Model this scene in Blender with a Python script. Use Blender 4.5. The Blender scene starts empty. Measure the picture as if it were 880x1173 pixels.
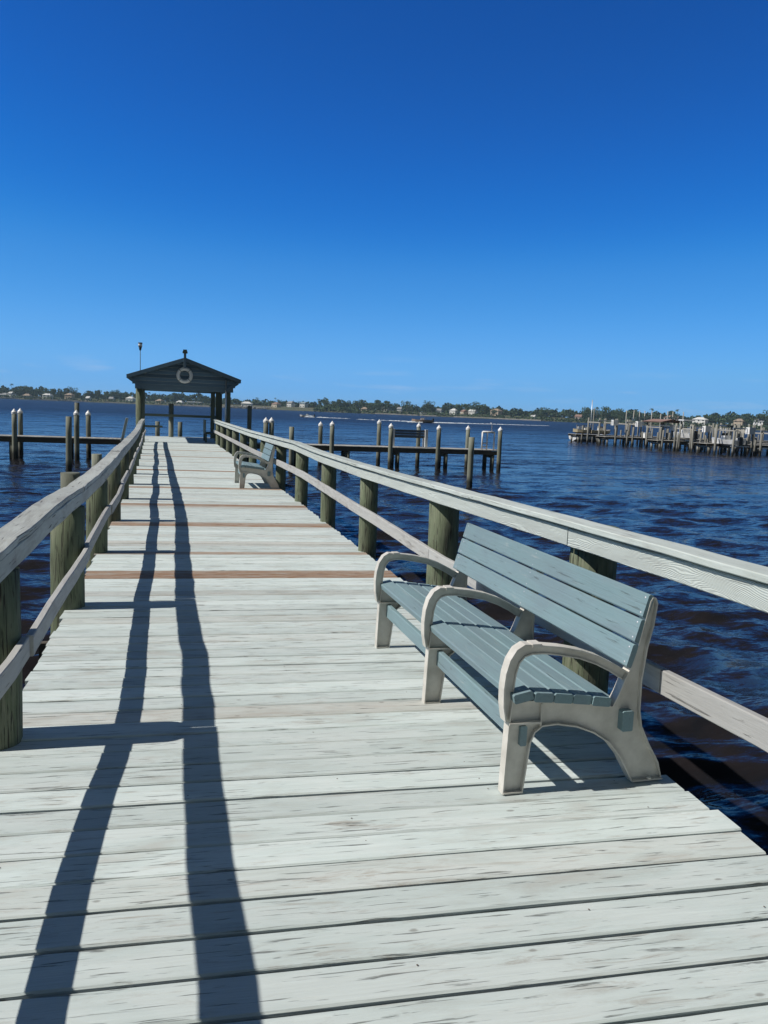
import bpy, bmesh, math, random
import numpy as np
from mathutils import Matrix, Vector
R_ = math.radians
rnd = random.Random(11)
scene = bpy.context.scene
COL = scene.collection
WATER = -1.0          # the deck top is z = 0
EYE = 1.65

# ------------------------------------------------------------------ camera
F_PX = 900.0
CXP, CYP = 440.0, 586.5
def _ray(x, y): return np.array([x - CXP, -(y - CYP), -F_PX])
_a = _ray(189, 461.5); _b = _ray(689, 461.5 + 500 * .041)
_up = np.cross(_b, _a); _up /= np.linalg.norm(_up)
_fw = _a / np.linalg.norm(_a); _rt = np.cross(_fw, _up)
RM = np.array([_rt, _fw, _up])
def azim(px):
    """horizontal direction (x, y) of a bearing in the view, for the far shore"""
    d = RM @ _ray(px, 461.5 + (px - 189) * .041); n = math.hypot(d[0], d[1]); return d[0] / n, d[1] / n
cd = bpy.data.cameras.new('camera'); cam = bpy.data.objects.new('camera', cd); COL.objects.link(cam)
cam.matrix_world = Matrix.Translation((0, 0, EYE)) @ Matrix([list(r) for r in RM]).to_4x4()
cd.sensor_fit = 'VERTICAL'; cd.sensor_height = 24; cd.lens = F_PX / 1173 * 24
cd.clip_start = .05; cd.clip_end = 30000
scene.camera = cam

# ------------------------------------------------------------------ world and sun
SUN = Vector((-1, .035, 1 / .95)).normalized()
elev = math.asin(SUN.z)
w = bpy.data.worlds.new('World'); scene.world = w; w.use_nodes = True
nt = w.node_tree; nt.nodes.clear()
sky = nt.nodes.new('ShaderNodeTexSky'); sky.sky_type = 'NISHITA'; sky.sun_disc = False
sky.sun_elevation = elev; sky.sun_rotation = math.atan2(SUN.x, SUN.y)
sky.altitude = 2000; sky.air_density = .6; sky.dust_density = 0; sky.ozone_density = 3.0
hs = nt.nodes.new('ShaderNodeHueSaturation'); hs.inputs['Saturation'].default_value = 1.3; hs.inputs['Value'].default_value = 1.0
bg = nt.nodes.new('ShaderNodeBackground'); bg.inputs[1].default_value = .13
out = nt.nodes.new('ShaderNodeOutputWorld')
nt.links.new(sky.outputs[0], hs.inputs['Color'])
# tone response of the sky light (deep blue overhead, soft blue at the horizon)
pre = nt.nodes.new('ShaderNodeVectorMath'); pre.operation = 'SCALE'; pre.inputs['Scale'].default_value = .13
crv = nt.nodes.new('ShaderNodeRGBCurve')
CV = [[(0, 0), (.0097, .0085), (.025, .016), (.053, .054), (.165, .13), (.43, .165), (1, .22)],
      [(0, 0), (.086, .086), (.15, .17), (.231, .285), (.451, .42), (.73, .445), (1, .475)],
      [(0, 0), (.14, .19), (.275, .375), (.43, .60), (.591, .745), (.871, .865), (1, .84)]]
for c_, pts_ in zip(crv.mapping.curves[:3], CV):
    for i_, p_ in enumerate(pts_):
        if i_ in (0, len(pts_) - 1): c_.points[0 if i_ == 0 else -1].location = p_
        else: c_.points.new(*p_)
crv.mapping.extend = 'HORIZONTAL'; crv.mapping.update()
post_ = nt.nodes.new('ShaderNodeVectorMath'); post_.operation = 'SCALE'; post_.inputs['Scale'].default_value = 1 / .13
nt.links.new(hs.outputs[0], pre.inputs[0]); nt.links.new(pre.outputs[0], crv.inputs['Color']); nt.links.new(crv.outputs[0], post_.inputs[0])
# faint wisps of cloud low over the horizon
tc = nt.nodes.new('ShaderNodeTexCoord'); mp = nt.nodes.new('ShaderNodeMapping'); mp.inputs['Scale'].default_value = (5, 5, 42)
nz = nt.nodes.new('ShaderNodeTexNoise'); nz.inputs['Scale'].default_value = 1.9; nz.inputs['Detail'].default_value = 6
rp = nt.nodes.new('ShaderNodeMapRange'); rp.inputs[1].default_value = .56; rp.inputs[2].default_value = .8; rp.inputs[3].default_value = 0; rp.inputs[4].default_value = .35
sx = nt.nodes.new('ShaderNodeSeparateXYZ')
lo = nt.nodes.new('ShaderNodeMapRange'); lo.inputs[1].default_value = .005; lo.inputs[2].default_value = .02
hi = nt.nodes.new('ShaderNodeMapRange'); hi.inputs[1].default_value = .04; hi.inputs[2].default_value = .075; hi.inputs[3].default_value = 1; hi.inputs[4].default_value = 0
m1 = nt.nodes.new('ShaderNodeMath'); m1.operation = 'MULTIPLY'; m2 = nt.nodes.new('ShaderNodeMath'); m2.operation = 'MULTIPLY'
mx = nt.nodes.new('ShaderNodeMix'); mx.data_type = 'RGBA'; mx.inputs[7].default_value = (3.6, 4.6, 6.2, 1)
L = nt.links.new
L(tc.outputs['Generated'], mp.inputs[0]); L(mp.outputs[0], nz.inputs[0]); L(nz.outputs[0], rp.inputs[0])
L(tc.outputs['Generated'], sx.inputs[0]); L(sx.outputs[2], lo.inputs[0]); L(sx.outputs[2], hi.inputs[0])
L(lo.outputs[0], m1.inputs[0]); L(hi.outputs[0], m1.inputs[1]); L(m1.outputs[0], m2.inputs[0]); L(rp.outputs[0], m2.inputs[1])
L(m2.outputs[0], mx.inputs[0]); L(post_.outputs[0], mx.inputs[6])
# unseen sky overhead and behind, blended darker and greyer to set the shadow colour
zen = nt.nodes.new('ShaderNodeMapRange'); zen.inputs[1].default_value = .45; zen.inputs[2].default_value = .68
bk = nt.nodes.new('ShaderNodeMapRange'); bk.inputs[1].default_value = .25; bk.inputs[2].default_value = -.35
mz = nt.nodes.new('ShaderNodeMix'); mz.data_type = 'RGBA'; mz.inputs[7].default_value = (.27, .38, .52, 1)
mb = nt.nodes.new('ShaderNodeMix'); mb.data_type = 'RGBA'; mb.inputs[7].default_value = (.66, 1.0, 1.4, 1)
L(sx.outputs[2], zen.inputs[0]); L(sx.outputs[1], bk.inputs[0]); L(bk.outputs[0], mb.inputs[0]); L(mx.outputs[2], mb.inputs[6])
L(zen.outputs[0], mz.inputs[0]); L(mb.outputs[2], mz.inputs[6]); L(mz.outputs[2], bg.inputs[0]); L(bg.outputs[0], out.inputs[0])
sd = bpy.data.lights.new('sun', 'SUN'); sd.energy = 4.4; sd.angle = R_(.53); sd.color = (1, .955, .89)
so = bpy.data.objects.new('sun', sd); COL.objects.link(so)
so.rotation_euler = SUN.to_track_quat('Z', 'Y').to_euler(); so.location = (-20, -5, 30)
vs = scene.view_settings; vs.view_transform = 'Standard'; vs.look = 'None'; vs.gamma = 1; vs.exposure = 0.0; vs.use_curve_mapping = False
scene.cycles.use_denoising = True
scene.cycles.max_bounces = 6; scene.cycles.sample_clamp_indirect = 6

# ------------------------------------------------------------------ materials
def new_mat(name):
    m = bpy.data.materials.new(name); m.use_nodes = True
    return m, m.node_tree, m.node_tree.nodes['Principled BSDF']
def N(t, kind, **kw):
    n = t.nodes.new(kind)
    for k, v in kw.items(): setattr(n, k, v)
    return n
def mixc(t, fac, a, b, mode='MIX'):
    n = N(t, 'ShaderNodeMix', data_type='RGBA', blend_type=mode)
    for i, v in ((0, fac), (6, a), (7, b)):
        if hasattr(v, 'is_linked') or hasattr(v, 'links'): t.links.new(v, n.inputs[i])
        else: n.inputs[i].default_value = v if i == 0 else (*v, 1) if len(v) == 3 else v
    return n.outputs[2]
def rng(t, src, a, b, c=0., d=1.):
    n = N(t, 'ShaderNodeMapRange'); t.links.new(src, n.inputs[0])
    for i, v in enumerate((a, b, c, d)): n.inputs[i + 1].default_value = v
    return n.outputs[0]
def noise(t, vec, scale, sc=(1, 1, 1), detail=4, rough=.55, dist=0):
    m = N(t, 'ShaderNodeMapping'); m.inputs['Scale'].default_value = sc; t.links.new(vec, m.inputs[0])
    n = N(t, 'ShaderNodeTexNoise'); n.inputs['Scale'].default_value = scale; n.inputs['Detail'].default_value = detail
    n.inputs['Roughness'].default_value = rough; n.inputs['Distortion'].default_value = dist
    t.links.new(m.outputs[0], n.inputs[0]); return n.outputs[0]
def math_(t, op, a, b):
    n = N(t, 'ShaderNodeMath', operation=op)
    for i, v in enumerate((a, b)):
        if isinstance(v, (int, float)): n.inputs[i].default_value = v
        else: t.links.new(v, n.inputs[i])
    return n.outputs[0]

def wood(name, paint, bare, wear=(.52, .66), wear_amt=.8, var=.1, rough=.75, bump=.35, crack=.6, rings=0., brown=None, stain=None, fine=1.0, stainamt=.5, alt=None, wet=False, ct=.33, knots=0.):
    """painted or weathered timber; grain runs along the first axis of the board's own coordinates ('gc')"""
    m, t, bs = new_mat(name)
    g = N(t, 'ShaderNodeAttribute', attribute_name='gc').outputs['Vector']
    pid = N(t, 'ShaderNodeAttribute', attribute_name='pid').outputs['Fac']
    grain = noise(t, g, 1, (3 * fine, 95 * fine, 95 * fine), 5, .62, .3)
    wide = noise(t, g, 1, (3.2, 20, 20), 8, .70, .8)
    blot = noise(t, g, 1, (1.6, 5, 5), 5, .6, .4)
    crk = noise(t, g, 1, (4.2, 85, 85), 4, .55, .6)
    msk = rng(t, math_(t, 'ADD', math_(t, 'MULTIPLY', wide, .72), math_(t, 'MULTIPLY', grain, .28)), wear[0], wear[1], 0, wear_amt)
    msk = math_(t, 'MULTIPLY', msk, rng(t, noise(t, g, 1, (.9, 2.6, 2.6), 3, .55, .3), .40, .60, .30, 1))
    if alt is not None: paint_c = mixc(t, rng(t, blot, .4, .62), paint, alt)
    else: paint_c = paint
    c = mixc(t, msk, paint_c, bare)
    if stain is not None: c = mixc(t, rng(t, blot, .55, .75, 0, stainamt), c, stain)
    if brown is not None:
        bn = N(t, 'ShaderNodeAttribute', attribute_name='bn').outputs['Fac']
        bm_ = math_(t, 'MULTIPLY', bn, rng(t, wide, .36, .56, .65, 1))
        c = mixc(t, bm_, c, brown)
    hsv = N(t, 'ShaderNodeHueSaturation'); t.links.new(c, hsv.inputs['Color'])
    t.links.new(rng(t, pid, 0, 1, 1 - var, 1 + var * .6), hsv.inputs['Value'])
    c = hsv.outputs[0]
    c = mixc(t, rng(t, grain, .35, .75, .16, 0), c, (.12, .11, .1))
    c = mixc(t, rng(t, crk, ct - .03, ct + .03, crack, 0), c, (.05, .045, .04))
    if knots:
        km = N(t, 'ShaderNodeMapping'); km.inputs['Scale'].default_value = (2.6, 5.5, 5.5); t.links.new(g, km.inputs[0])
        vo = N(t, 'ShaderNodeTexVoronoi'); vo.inputs['Scale'].default_value = 1; t.links.new(km.outputs[0], vo.inputs[0])
        c = mixc(t, rng(t, math_(t, 'ADD', vo.outputs['Distance'], math_(t, 'MULTIPLY', grain, .07)), .06, .085, knots, 0), c, (.10, .075, .055))
    h = math_(t, 'ADD', grain, math_(t, 'MULTIPLY', rng(t, crk, ct - .05, ct + .03, -1, 0), 1.2))
    h = math_(t, 'SUBTRACT', h, math_(t, 'MULTIPLY', msk, .5))
    if rings:
        wv = N(t, 'ShaderNodeTexWave', wave_type='BANDS', bands_direction='Z'); wv.inputs['Scale'].default_value = 42
        wv.inputs['Distortion'].default_value = 0
        sp = N(t, 'ShaderNodeSeparateXYZ'); t.links.new(g, sp.inputs[0])
        warp = noise(t, g, 1, (2.2, 9, 9), 2, .4, .3)
        cb = N(t, 'ShaderNodeCombineXYZ'); t.links.new(math_(t, 'ADD', sp.outputs[2], math_(t, 'MULTIPLY', warp, .16)), cb.inputs[2]); t.links.new(cb.outputs[0], wv.inputs[0])
        c = mixc(t, math_(t, 'MULTIPLY', rng(t, wv.outputs['Fac'], .25, .0, 0, 1), rings), c, (.30, .31, .29))
        h = math_(t, 'ADD', h, wv.outputs['Fac'])
    if wet:
        gz_ = N(t, 'ShaderNodeSeparateXYZ'); t.links.new(N(t, 'ShaderNodeNewGeometry').outputs['Position'], gz_.inputs[0])
        zz_ = math_(t, 'ADD', gz_.outputs[2], math_(t, 'MULTIPLY', wide, .25))
        c = mixc(t, rng(t, zz_, -.62, -.38, .9, 0), c, (.018, .018, .016))
    t.links.new(c, bs.inputs['Base Color'])
    bs.inputs['Roughness'].default_value = rough; bs.inputs['Specular IOR Level'].default_value = .25
    b = N(t, 'ShaderNodeBump'); b.inputs['Strength'].default_value = bump; b.inputs['Distance'].default_value = .004
    t.links.new(h, b.inputs['Height']); t.links.new(b.outputs[0], bs.inputs['Normal'])
    return m

def plain(name, col, rough=.6, var=.12, scale=3., metal=0., bump=0., col2=None):
    m, t, bs = new_mat(name)
    p = N(t, 'ShaderNodeNewGeometry').outputs['Position']
    n = noise(t, p, scale, detail=6, rough=.6)
    c2 = col2 or tuple(v * (1 - var * 2) for v in col)
    c = mixc(t, rng(t, n, .35, .68), col, c2)
    t.links.new(c, bs.inputs['Base Color']); bs.inputs['Roughness'].default_value = rough; bs.inputs['Metallic'].default_value = metal
    if bump:
        b = N(t, 'ShaderNodeBump'); b.inputs['Strength'].default_value = bump; b.inputs['Distance'].default_value = .003
        t.links.new(noise(t, p, scale * 30, detail=3), b.inputs['Height']); t.links.new(b.outputs[0], bs.inputs['Normal'])
    return m

M = {}
M['deck'] = wood('deck_paint', (.665, .73, .705), (.37, .335, .285), wear=(.53, .63), wear_amt=.8, var=.12, bump=.6, crack=.65, brown=(.315, .185, .105), stain=(.50, .475, .43), alt=(.59, .675, .65), stainamt=.7, ct=.355, knots=.5)
M['cap'] = wood('rail_paint', (.58, .635, .60), (.34, .33, .30), wear=(.5, .64), wear_amt=.75, var=.10, bump=.6, crack=.8, alt=(.5, .55, .51))
M['capleft'] = wood('worn_rail_paint', (.50, .53, .50), (.27, .26, .24), wear=(.44, .60), wear_amt=.85, var=.12, bump=.9, crack=.95, alt=(.42, .44, .41))
M['side'] = wood('side_board_paint', (.56, .61, .57), (.34, .34, .31), wear=(.52, .66), wear_amt=.6, var=.08, bump=.5, crack=.3, rings=.3)
M['mid'] = wood('middle_rail_wood', (.46, .46, .44), (.28, .265, .25), wear=(.46, .62), wear_amt=.8, var=.12, bump=.6, crack=.6)
M['post'] = wood('treated_post_wood', (.135, .165, .10), (.23, .235, .17), wear=(.44, .60), wear_amt=.8, var=.2, bump=1.0, crack=.85, rough=.9, stain=(.07, .075, .055), stainamt=.8, fine=.8, wet=True, ct=.40, knots=.6)
M['pile'] = wood('dock_piling_wood', (.21, .225, .175), (.31, .31, .26), wear=(.44, .62), wear_amt=.7, var=.3, bump=.6, crack=.7, rough=.85, fine=.4, wet=True)
M['palepile'] = wood('pale_piling_wood', (.29, .285, .25), (.20, .195, .17), wear=(.44, .62), wear_amt=.7, var=.35, bump=.5, crack=.6, rough=.9, fine=.4, wet=True)
M['under'] = wood('joist_wood', (.11, .095, .075), (.17, .155, .13), var=.2, bump=.4)
M['bench'] = wood('bench_paint', (.20, .285, .315), (.42, .45, .44), wear=(.565, .66), wear_amt=.55, var=.12, bump=.5, crack=.4, rough=.6, knots=.3, alt=(.215, .325, .35), stain=(.15, .235, .26))
M['gazebo'] = wood('gazebo_siding_paint', (.17, .26, .34), (.34, .42, .45), wear=(.50, .62), wear_amt=.5, var=.45, bump=.4, crack=.4, rough=.7)
M['gpost'] = wood('gazebo_post_wood', (.12, .15, .12), (.22, .23, .18), var=.2, bump=.5)
M['dock'] = wood('dock_board_wood', (.42, .41, .37), (.27, .25, .22), wear=(.45, .6), var=.2, bump=.3)
M['frame'] = plain('bench_resin', (.68, .65, .585), rough=.5, scale=9, bump=.2, col2=(.50, .475, .42))
M['white'] = plain('white_plastic', (.90, .90, .88), rough=.45)
M['metal'] = plain('galvanised_metal', (.62, .64, .65), rough=.4, metal=.6)
M['dark'] = plain('dark_plastic', (.03, .035, .04), rough=.5)
M['roof'] = plain('shingle', (.07, .10, .10), rough=.85, scale=9, col2=(.10, .135, .13))
M['slate'] = plain('slate_paint', (.09, .12, .16), rough=.6)
M['rope'] = plain('rope', (.35, .33, .28), rough=.9)
M['rust'] = plain('bolt_metal', (.18, .12, .08), rough=.7, metal=.5)

# ------------------------------------------------------------------ mesh building
class MB:
    """collects geometry with per-vertex board coordinates, board id and brown flag"""
    def __init__(s): s.v = []; s.f = []; s.g = []; s.p = []; s.b = []; s.sm = []; s.mi = []; s.cur = 0
    def add(s, vs, fs, gs=None, pid=None, bn=0., smooth=False):
        o = len(s.v); pid = rnd.random() if pid is None else pid
        off = (rnd.uniform(0, 50), rnd.uniform(0, 50), rnd.uniform(0, 50))
        gs = gs or vs
        for a, c in zip(vs, gs):
            s.v.append(tuple(a)); s.g.append((c[0] + off[0], c[1] + off[1], c[2] + off[2])); s.p.append(pid); s.b.append(bn)
        for q in fs: s.f.append([o + i for i in q]); s.sm.append(smooth); s.mi.append(s.cur)
    def sweep(s, path, sec, up=(0, 0, 1), closed_sec=True, caps=True, smooth=False, scale=None, **kw):
        """sweep a section [(side, up)...] along a path; grain runs along the path"""
        path = [Vector(p) for p in path]; up = Vector(up); n = len(path); k = len(sec)
        vs = []; gs = []; d = 0
        for i, p in enumerate(path):
            a = path[max(i - 1, 0)]; b = path[min(i + 1, n - 1)]
            t = (b - a).normalized(); side = t.cross(up)
            if side.length < 1e-4: side = t.cross(Vector((0, 1, 0)))
            side.normalize(); u = side.cross(t)
            if 0 < i < n - 1:
                c = max(.5, math.sqrt(max(0.01, (1 + (p - a).normalized().dot((b - p).normalized())) / 2)))
            else: c = 1
            if i: d += (p - path[i - 1]).length
            q = 1 if scale is None else scale[i]
            for (x, y) in sec:
                vs.append(p + side * x * q / c + u * y * q); gs.append((d, x, y))
        fs = []
        for i in range(n - 1):
            for j in range(k if closed_sec else k - 1):
                j2 = (j + 1) % k; fs.append((i * k + j, i * k + j2, (i + 1) * k + j2, (i + 1) * k + j))
        s.add(vs, fs, gs, smooth=smooth, **kw)
        if caps:
            o = len(s.v) - n * k
            for q in (list(range(k))[::-1], list(range((n - 1) * k, n * k))):
                s.f.append([o + i for i in q]); s.sm.append(False); s.mi.append(s.cur)
    def board(s, a, b, w, h, up=(0, 0, 1), ch=.004, seg=1, wob=0., **kw):
        """a board from a to b, w wide, h high, with chamfered edges"""
        a, b = Vector(a), Vector(b); x, y = w / 2, h / 2; c = min(ch, x * .4, y * .4)
        sec = [(-x + c, -y), (x - c, -y), (x, -y + c), (x, y - c), (x - c, y), (-x + c, y), (-x, y - c), (-x, -y + c)]
        pts = [a.lerp(b, i / seg) + Vector((rnd.uniform(-wob, wob), rnd.uniform(-wob, wob), rnd.uniform(-wob, wob) * .5)) * (0 < i < seg) for i in range(seg + 1)]
        s.sweep(pts, sec[::-1], up, **kw)
    def box(s, lo, hi, **kw):
        x0, y0, z0 = lo; x1, y1, z1 = hi
        vs = [(x, y, z) for z in (z0, z1) for y in (y0, y1) for x in (x0, x1)]
        fs = [(0, 2, 3, 1), (4, 5, 7, 6), (0, 1, 5, 4), (2, 6, 7, 3), (0, 4, 6, 2), (1, 3, 7, 5)]
        d = [x1 - x0, y1 - y0, z1 - z0]; ax = d.index(max(d)); o = [ax] + [i for i in range(3) if i != ax]
        s.add(vs, fs, [(v[o[0]], v[o[1]], v[o[2]]) for v in vs], **kw)
    def tube(s, pts, r, n=10, smooth=True, r2=None, wob=0., **kw):
        m = len(pts); sc = [1] * m
        if r2 is not None: sc = [1 + (r2 / r - 1) * i / (m - 1) for i in range(m)]
        sec = [(r * math.cos(2 * math.pi * i / n) * (1 + rnd.uniform(-wob, wob)), r * math.sin(2 * math.pi * i / n) * (1 + rnd.uniform(-wob, wob))) for i in range(n)]
        d = (Vector(pts[-1]) - Vector(pts[0])).normalized()
        s.sweep(pts, sec[::-1], up=(0, 1, 0) if abs(d.z) > .7 else (0, 0, 1), smooth=smooth, scale=sc, **kw)
    def cone(s, c, r, h, n=12, **kw):
        vs = [(c[0] + r * math.cos(2 * math.pi * i / n), c[1] + r * math.sin(2 * math.pi * i / n), c[2]) for i in range(n)] + [(c[0], c[1], c[2] + h)]
        s.add(vs, [(i, (i + 1) % n, n) for i in range(n)] + [list(range(n))[::-1]], **kw)
    def torus(s, c, R, r, axis='Y', n=32, k=10, **kw):
        vs = []
        for i in range(n):
            a = 2 * math.pi * i / n
            for j in range(k):
                b = 2 * math.pi * j / k; q = R + r * math.cos(b); z = r * math.sin(b)
                vs.append((c[0] + q * math.cos(a), c[1] + z, c[2] + q * math.sin(a)))
        fs = [(i * k + j, i * k + (j + 1) % k, ((i + 1) % n) * k + (j + 1) % k, ((i + 1) % n) * k + j) for i in range(n) for j in range(k)]
        s.add(vs, fs, smooth=True, **kw)
    def build(s, name, mat, parent=None, loc=None):
        me = bpy.data.meshes.new(name); me.from_pydata(s.v, [], s.f)
        A = me.attributes
        a = A.new('gc', 'FLOAT_VECTOR', 'POINT'); a.data.foreach_set('vector', np.array(s.g, dtype=np.float32).ravel())
        a = A.new('pid', 'FLOAT', 'POINT'); a.data.foreach_set('value', np.array(s.p, dtype=np.float32))
        a = A.new('bn', 'FLOAT', 'POINT'); a.data.foreach_set('value', np.array(s.b, dtype=np.float32))
        me.polygons.foreach_set('use_smooth', s.sm); me.polygons.foreach_set('material_index', s.mi)
        bm = bmesh.new(); bm.from_mesh(me); bmesh.ops.recalc_face_normals(bm, faces=bm.faces); bm.to_mesh(me); bm.free()
        for q in (mat if isinstance(mat, (list, tuple)) else [mat]): me.materials.append(q)
        o = bpy.data.objects.new(name, me); COL.objects.link(o)
        if parent: o.parent = parent
        if loc: o.location = loc
        return o
def tag(o, label=None, cat=None, group=None, kind=None):
    if label: o['label'] = label
    if cat: o['category'] = cat
    if group: o['group'] = group
    if kind: o['kind'] = kind
    return o
def empty(name, loc=(0, 0, 0), rz=0):
    o = bpy.data.objects.new(name, None); COL.objects.link(o); o.location = loc; o.rotation_euler.z = rz; o.empty_display_size = .2
    return o
def copy_thing(o, loc, rz=0, sc=1, label=None):
    c = o.copy(); COL.objects.link(c); c.location = loc; c.rotation_euler.z = rz; c.scale = (sc,) * 3
    if label: c['label'] = label
    for ch in list(o.children):
        d = ch.copy(); COL.objects.link(d); d.parent = c
        for g2 in list(ch.children):
            e = g2.copy(); COL.objects.link(e); e.parent = d
    return c
def lerp(nodes, y):
    return float(np.interp(y, [n[0] for n in nodes], [n[1] for n in nodes]))

# ------------------------------------------------------------------ the pier we stand on
LCX = [(-4, -.74), (1.95, -.74), (3.3, -.752), (4.4, -.735), (5.2, -.727), (6.3, -.712), (8.6, -.676), (11, -.655), (15.7, -.666), (22.7, -.72), (30.9, -.85), (35, -.87)]
LCZ = [(-4, .99), (4, .985), (5.2, .985), (6.9, .945), (8.6, .93), (11.8, .96), (20, .915), (30, .95), (35, .955)]
RZ = [(-4, 1.12), (1.4, 1.115), (3.9, 1.09), (6.4, 1.058), (8.9, 1.037), (11.4, 1.03), (13.9, 1.06), (16.4, 1.04), (21.4, 1.01), (31, 1.025), (35, 1.035)]
RX = [(-4, 0.0), (6, 0.0), (9, -.02), (14, 0.01), (22, -.05), (35, -.17)]
RM_Z = [(-4, .49), (2.3, .49), (3, .475), (6, .435), (8, .49), (13, .56), (20, .52), (35, .53)]
LM_X = [(-4, -.75), (2.2, -.71), (3.3, -.655), (3.7, -.620), (4.1, -.608), (5.3, -.592), (6.9, -.575), (8.5, -.565), (10.6, -.55), (16, -.585), (22, -.63), (31, -.74), (35, -.76)]

pier = empty('wooden_pier', (.75, 0, 0))
tag(pier, 'long pier walkway of whitewashed planks with round posts and rails, running out to the gazebo', 'pier')
PX = -.75
brown_at = {7.62: 1.0, 7.80: .95, 8.80: .8, 9.6: .35, 10.95: 1.0, 11.12: .8, 13.1: .8, 13.3: 1.0, 15.9: 1.0, 16.1: .8, 18.2: .5, 20.1: 1.0, 20.3: 1.0, 23.1: .6, 25.4: 1.0, 25.6: .7, 28.9: 1.0, 29.1: .8, 31.5: .7, 6.85: .22, 5.6: .1}
y = -3.0; deck = MB()
y = 1.929 - 28 * .1755
SKEW = -.065
while y < 34.8:
    gap = rnd.choice([.006, .009, .012, .015, .018]); pitch = .1755
    x0 = lerp(LCX, y) - .035 + rnd.uniform(-.014, .014); x1 = 2.30 + lerp(RX, y) + rnd.uniform(-.016, .016)
    xc = .75; yc = y + pitch / 2
    bn = 0
    for k, v in brown_at.items():
        if y <= k < y + pitch: bn = v
    if not bn and rnd.random() < .12: bn = rnd.uniform(.08, .3)
    dz = rnd.uniform(-.003, .002); tl = rnd.uniform(-.0025, .0025)
    jy = rnd.uniform(-.002, .002)
    a = (x0 + PX, yc + jy + (x0 - xc) * SKEW, -.019 + dz + tl); b = (x1 + PX, yc + jy + (x1 - xc) * SKEW, -.019 + dz - tl)
    seg = 14 if y < 9 else 4
    deck.board(a, b, pitch - gap, .038, ch=.006, seg=seg, wob=.0013 if y < 9 else .001, bn=bn)
    y += pitch
deck.cur = 1
for i, yy in enumerate(np.arange(1.93, 9, .1755)):
    for xx in (-.55, .1, .75, 1.4, 2.02):
        for q in (.05, .125):
            if rnd.random() < .2: deck.cone((xx + PX + rnd.uniform(-.01, .01), yy + q + (xx - .75) * SKEW, .0005), .0035, .001, 6)
deck.build('deck', [M['deck'], M['rust']], pier)
js = MB()
for xx in (-.55, .1, .75, 1.4, 2.02):
    js.board((xx + PX, -3.2, -.135), (xx + PX, 34.6, -.135), .05, .18, seg=6)
for k in range(-1, 14):
    yy = 3.9 + 2.5 * k
    js.board((-.93 + PX, yy, -.31), (2.45 + PX, yy, -.31), .06, .16)
js.build('joist', M['under'], pier)
def post_mesh(ztop, r, zlow=-2.6):
    pm = MB(); n = 9; pts = []; top = ztop
    for i in range(n): pts.append((rnd.uniform(-.004, .004), rnd.uniform(-.004, .004), zlow + (top - zlow) * i / (n - 1)))
    pm.tube(pts, r * 1.04, 22, r2=r * .98, wob=.018)
    return pm
for k in range(-1, 13):
    yy = 3.98 + 2.5 * k + (.12 if k == 1 else 0) + (rnd.uniform(-.12, .12) if k > 1 else 0)
    if k == -1: yy = .9
    o = post_mesh(lerp(LCZ, yy) - .142, .128 if k < 2 else rnd.uniform(.106, .114)).build('post', M['post'], pier); o.location = (lerp(LCX, yy) - (.045 if k < 1 else .036) + PX, yy, 0)
    o.rotation_euler = (rnd.uniform(-.01, .01), rnd.uniform(-.008, .008), rnd.uniform(0, 6))
    yy = 3.95 + 2.5 * k + (rnd.uniform(-.1, .1) if k > 2 else 0)
    o = post_mesh(lerp(RZ, yy) - .04, .135 if k < 2 else rnd.uniform(.106, .118)).build('post', M['post'], pier); o.location = ((2.372 if k < 2 else 2.352) + lerp(RX, yy) + PX, yy, 0)
    o.rotation_euler = (rnd.uniform(-.012, .012), rnd.uniform(-.008, .008), rnd.uniform(0, 6))

def rail_run(name, mat, xf, zf, w, h, joints, drop=0, jit=.004, stagger=0.):
    for i in range(len(joints) - 1):
        a, b = joints[i] + .003, joints[i + 1] - .003
        st = stagger * (1 if i % 2 else -1)
        m = MB(); n = max(4, int((b - a) / .3)); x, z = w / 2, h / 2; c = .005
        sec = [(-x + c, -z), (x - c, -z), (x, -z + c), (x, z - c), (x - c, z), (-x + c, z), (-x, z - c), (-x, -z + c)]
        pts = []
        for q in range(n + 1):
            yy = a + (b - a) * q / n
            pts.append((xf(yy) + PX + st + rnd.uniform(-jit, jit) * .5, yy, zf(yy) + rnd.uniform(-jit, jit) * .5))
        m.sweep(pts, sec[::-1]); m.build(name, mat, pier)
J1 = [-3.5, 1.45, 6.5, 11.6, 16.6, 21.6, 26.6, 31.6, 34.9]
J2 = [-3.5, 3.95, 8.95, 13.95, 19.0, 24, 29, 34.9]
J3 = [-3.5, 1.45, 3.0, 8.95, 13.9, 18.9, 23.9, 28.9, 34.9]
rail_run('cap_board', M['cap'], lambda y: 2.24 + lerp(RX, y), lambda y: lerp(RZ, y) - .0175, .145, .034, J1)
rail_run('side_board', M['side'], lambda y: 2.216 + lerp(RX, y), lambda y: lerp(RZ, y) - .100, .036, .102, J2)
rail_run('middle_rail', M['mid'], lambda y: 2.212 + lerp(RX, y), lambda y: lerp(RM_Z, y), .038, .115, [-3.5, 3.0, 6.3, 11.4, 16.4, 21.4, 26.4, 31.4, 34.9])
JL = [-3.5, 4.0, 6.8, 11.5, 16.5, 21.5, 26.5, 31.5, 34.7]
rail_run('cap_board', M['capleft'], lambda y: lerp(LCX, y), lambda y: lerp(LCZ, y) - .0175, .148, .034, JL, jit=.012)
rail_run('side_board', M['capleft'], lambda y: lerp(LCX, y) + .05, lambda y: lerp(LCZ, y) - .088, .038, .10, JL, jit=.006)
rail_run('middle_rail', M['mid'], lambda y: lerp(LM_X, y) - .019, lambda y: .455 + .012 * math.sin(y * 1.7), .038, .105, [-3.5, 3.98, 6.6, 9.1, 11.7, 14.1, 16.6, 21.6, 26.6, 31.6, 34.7], jit=.006, stagger=.008)

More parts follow.
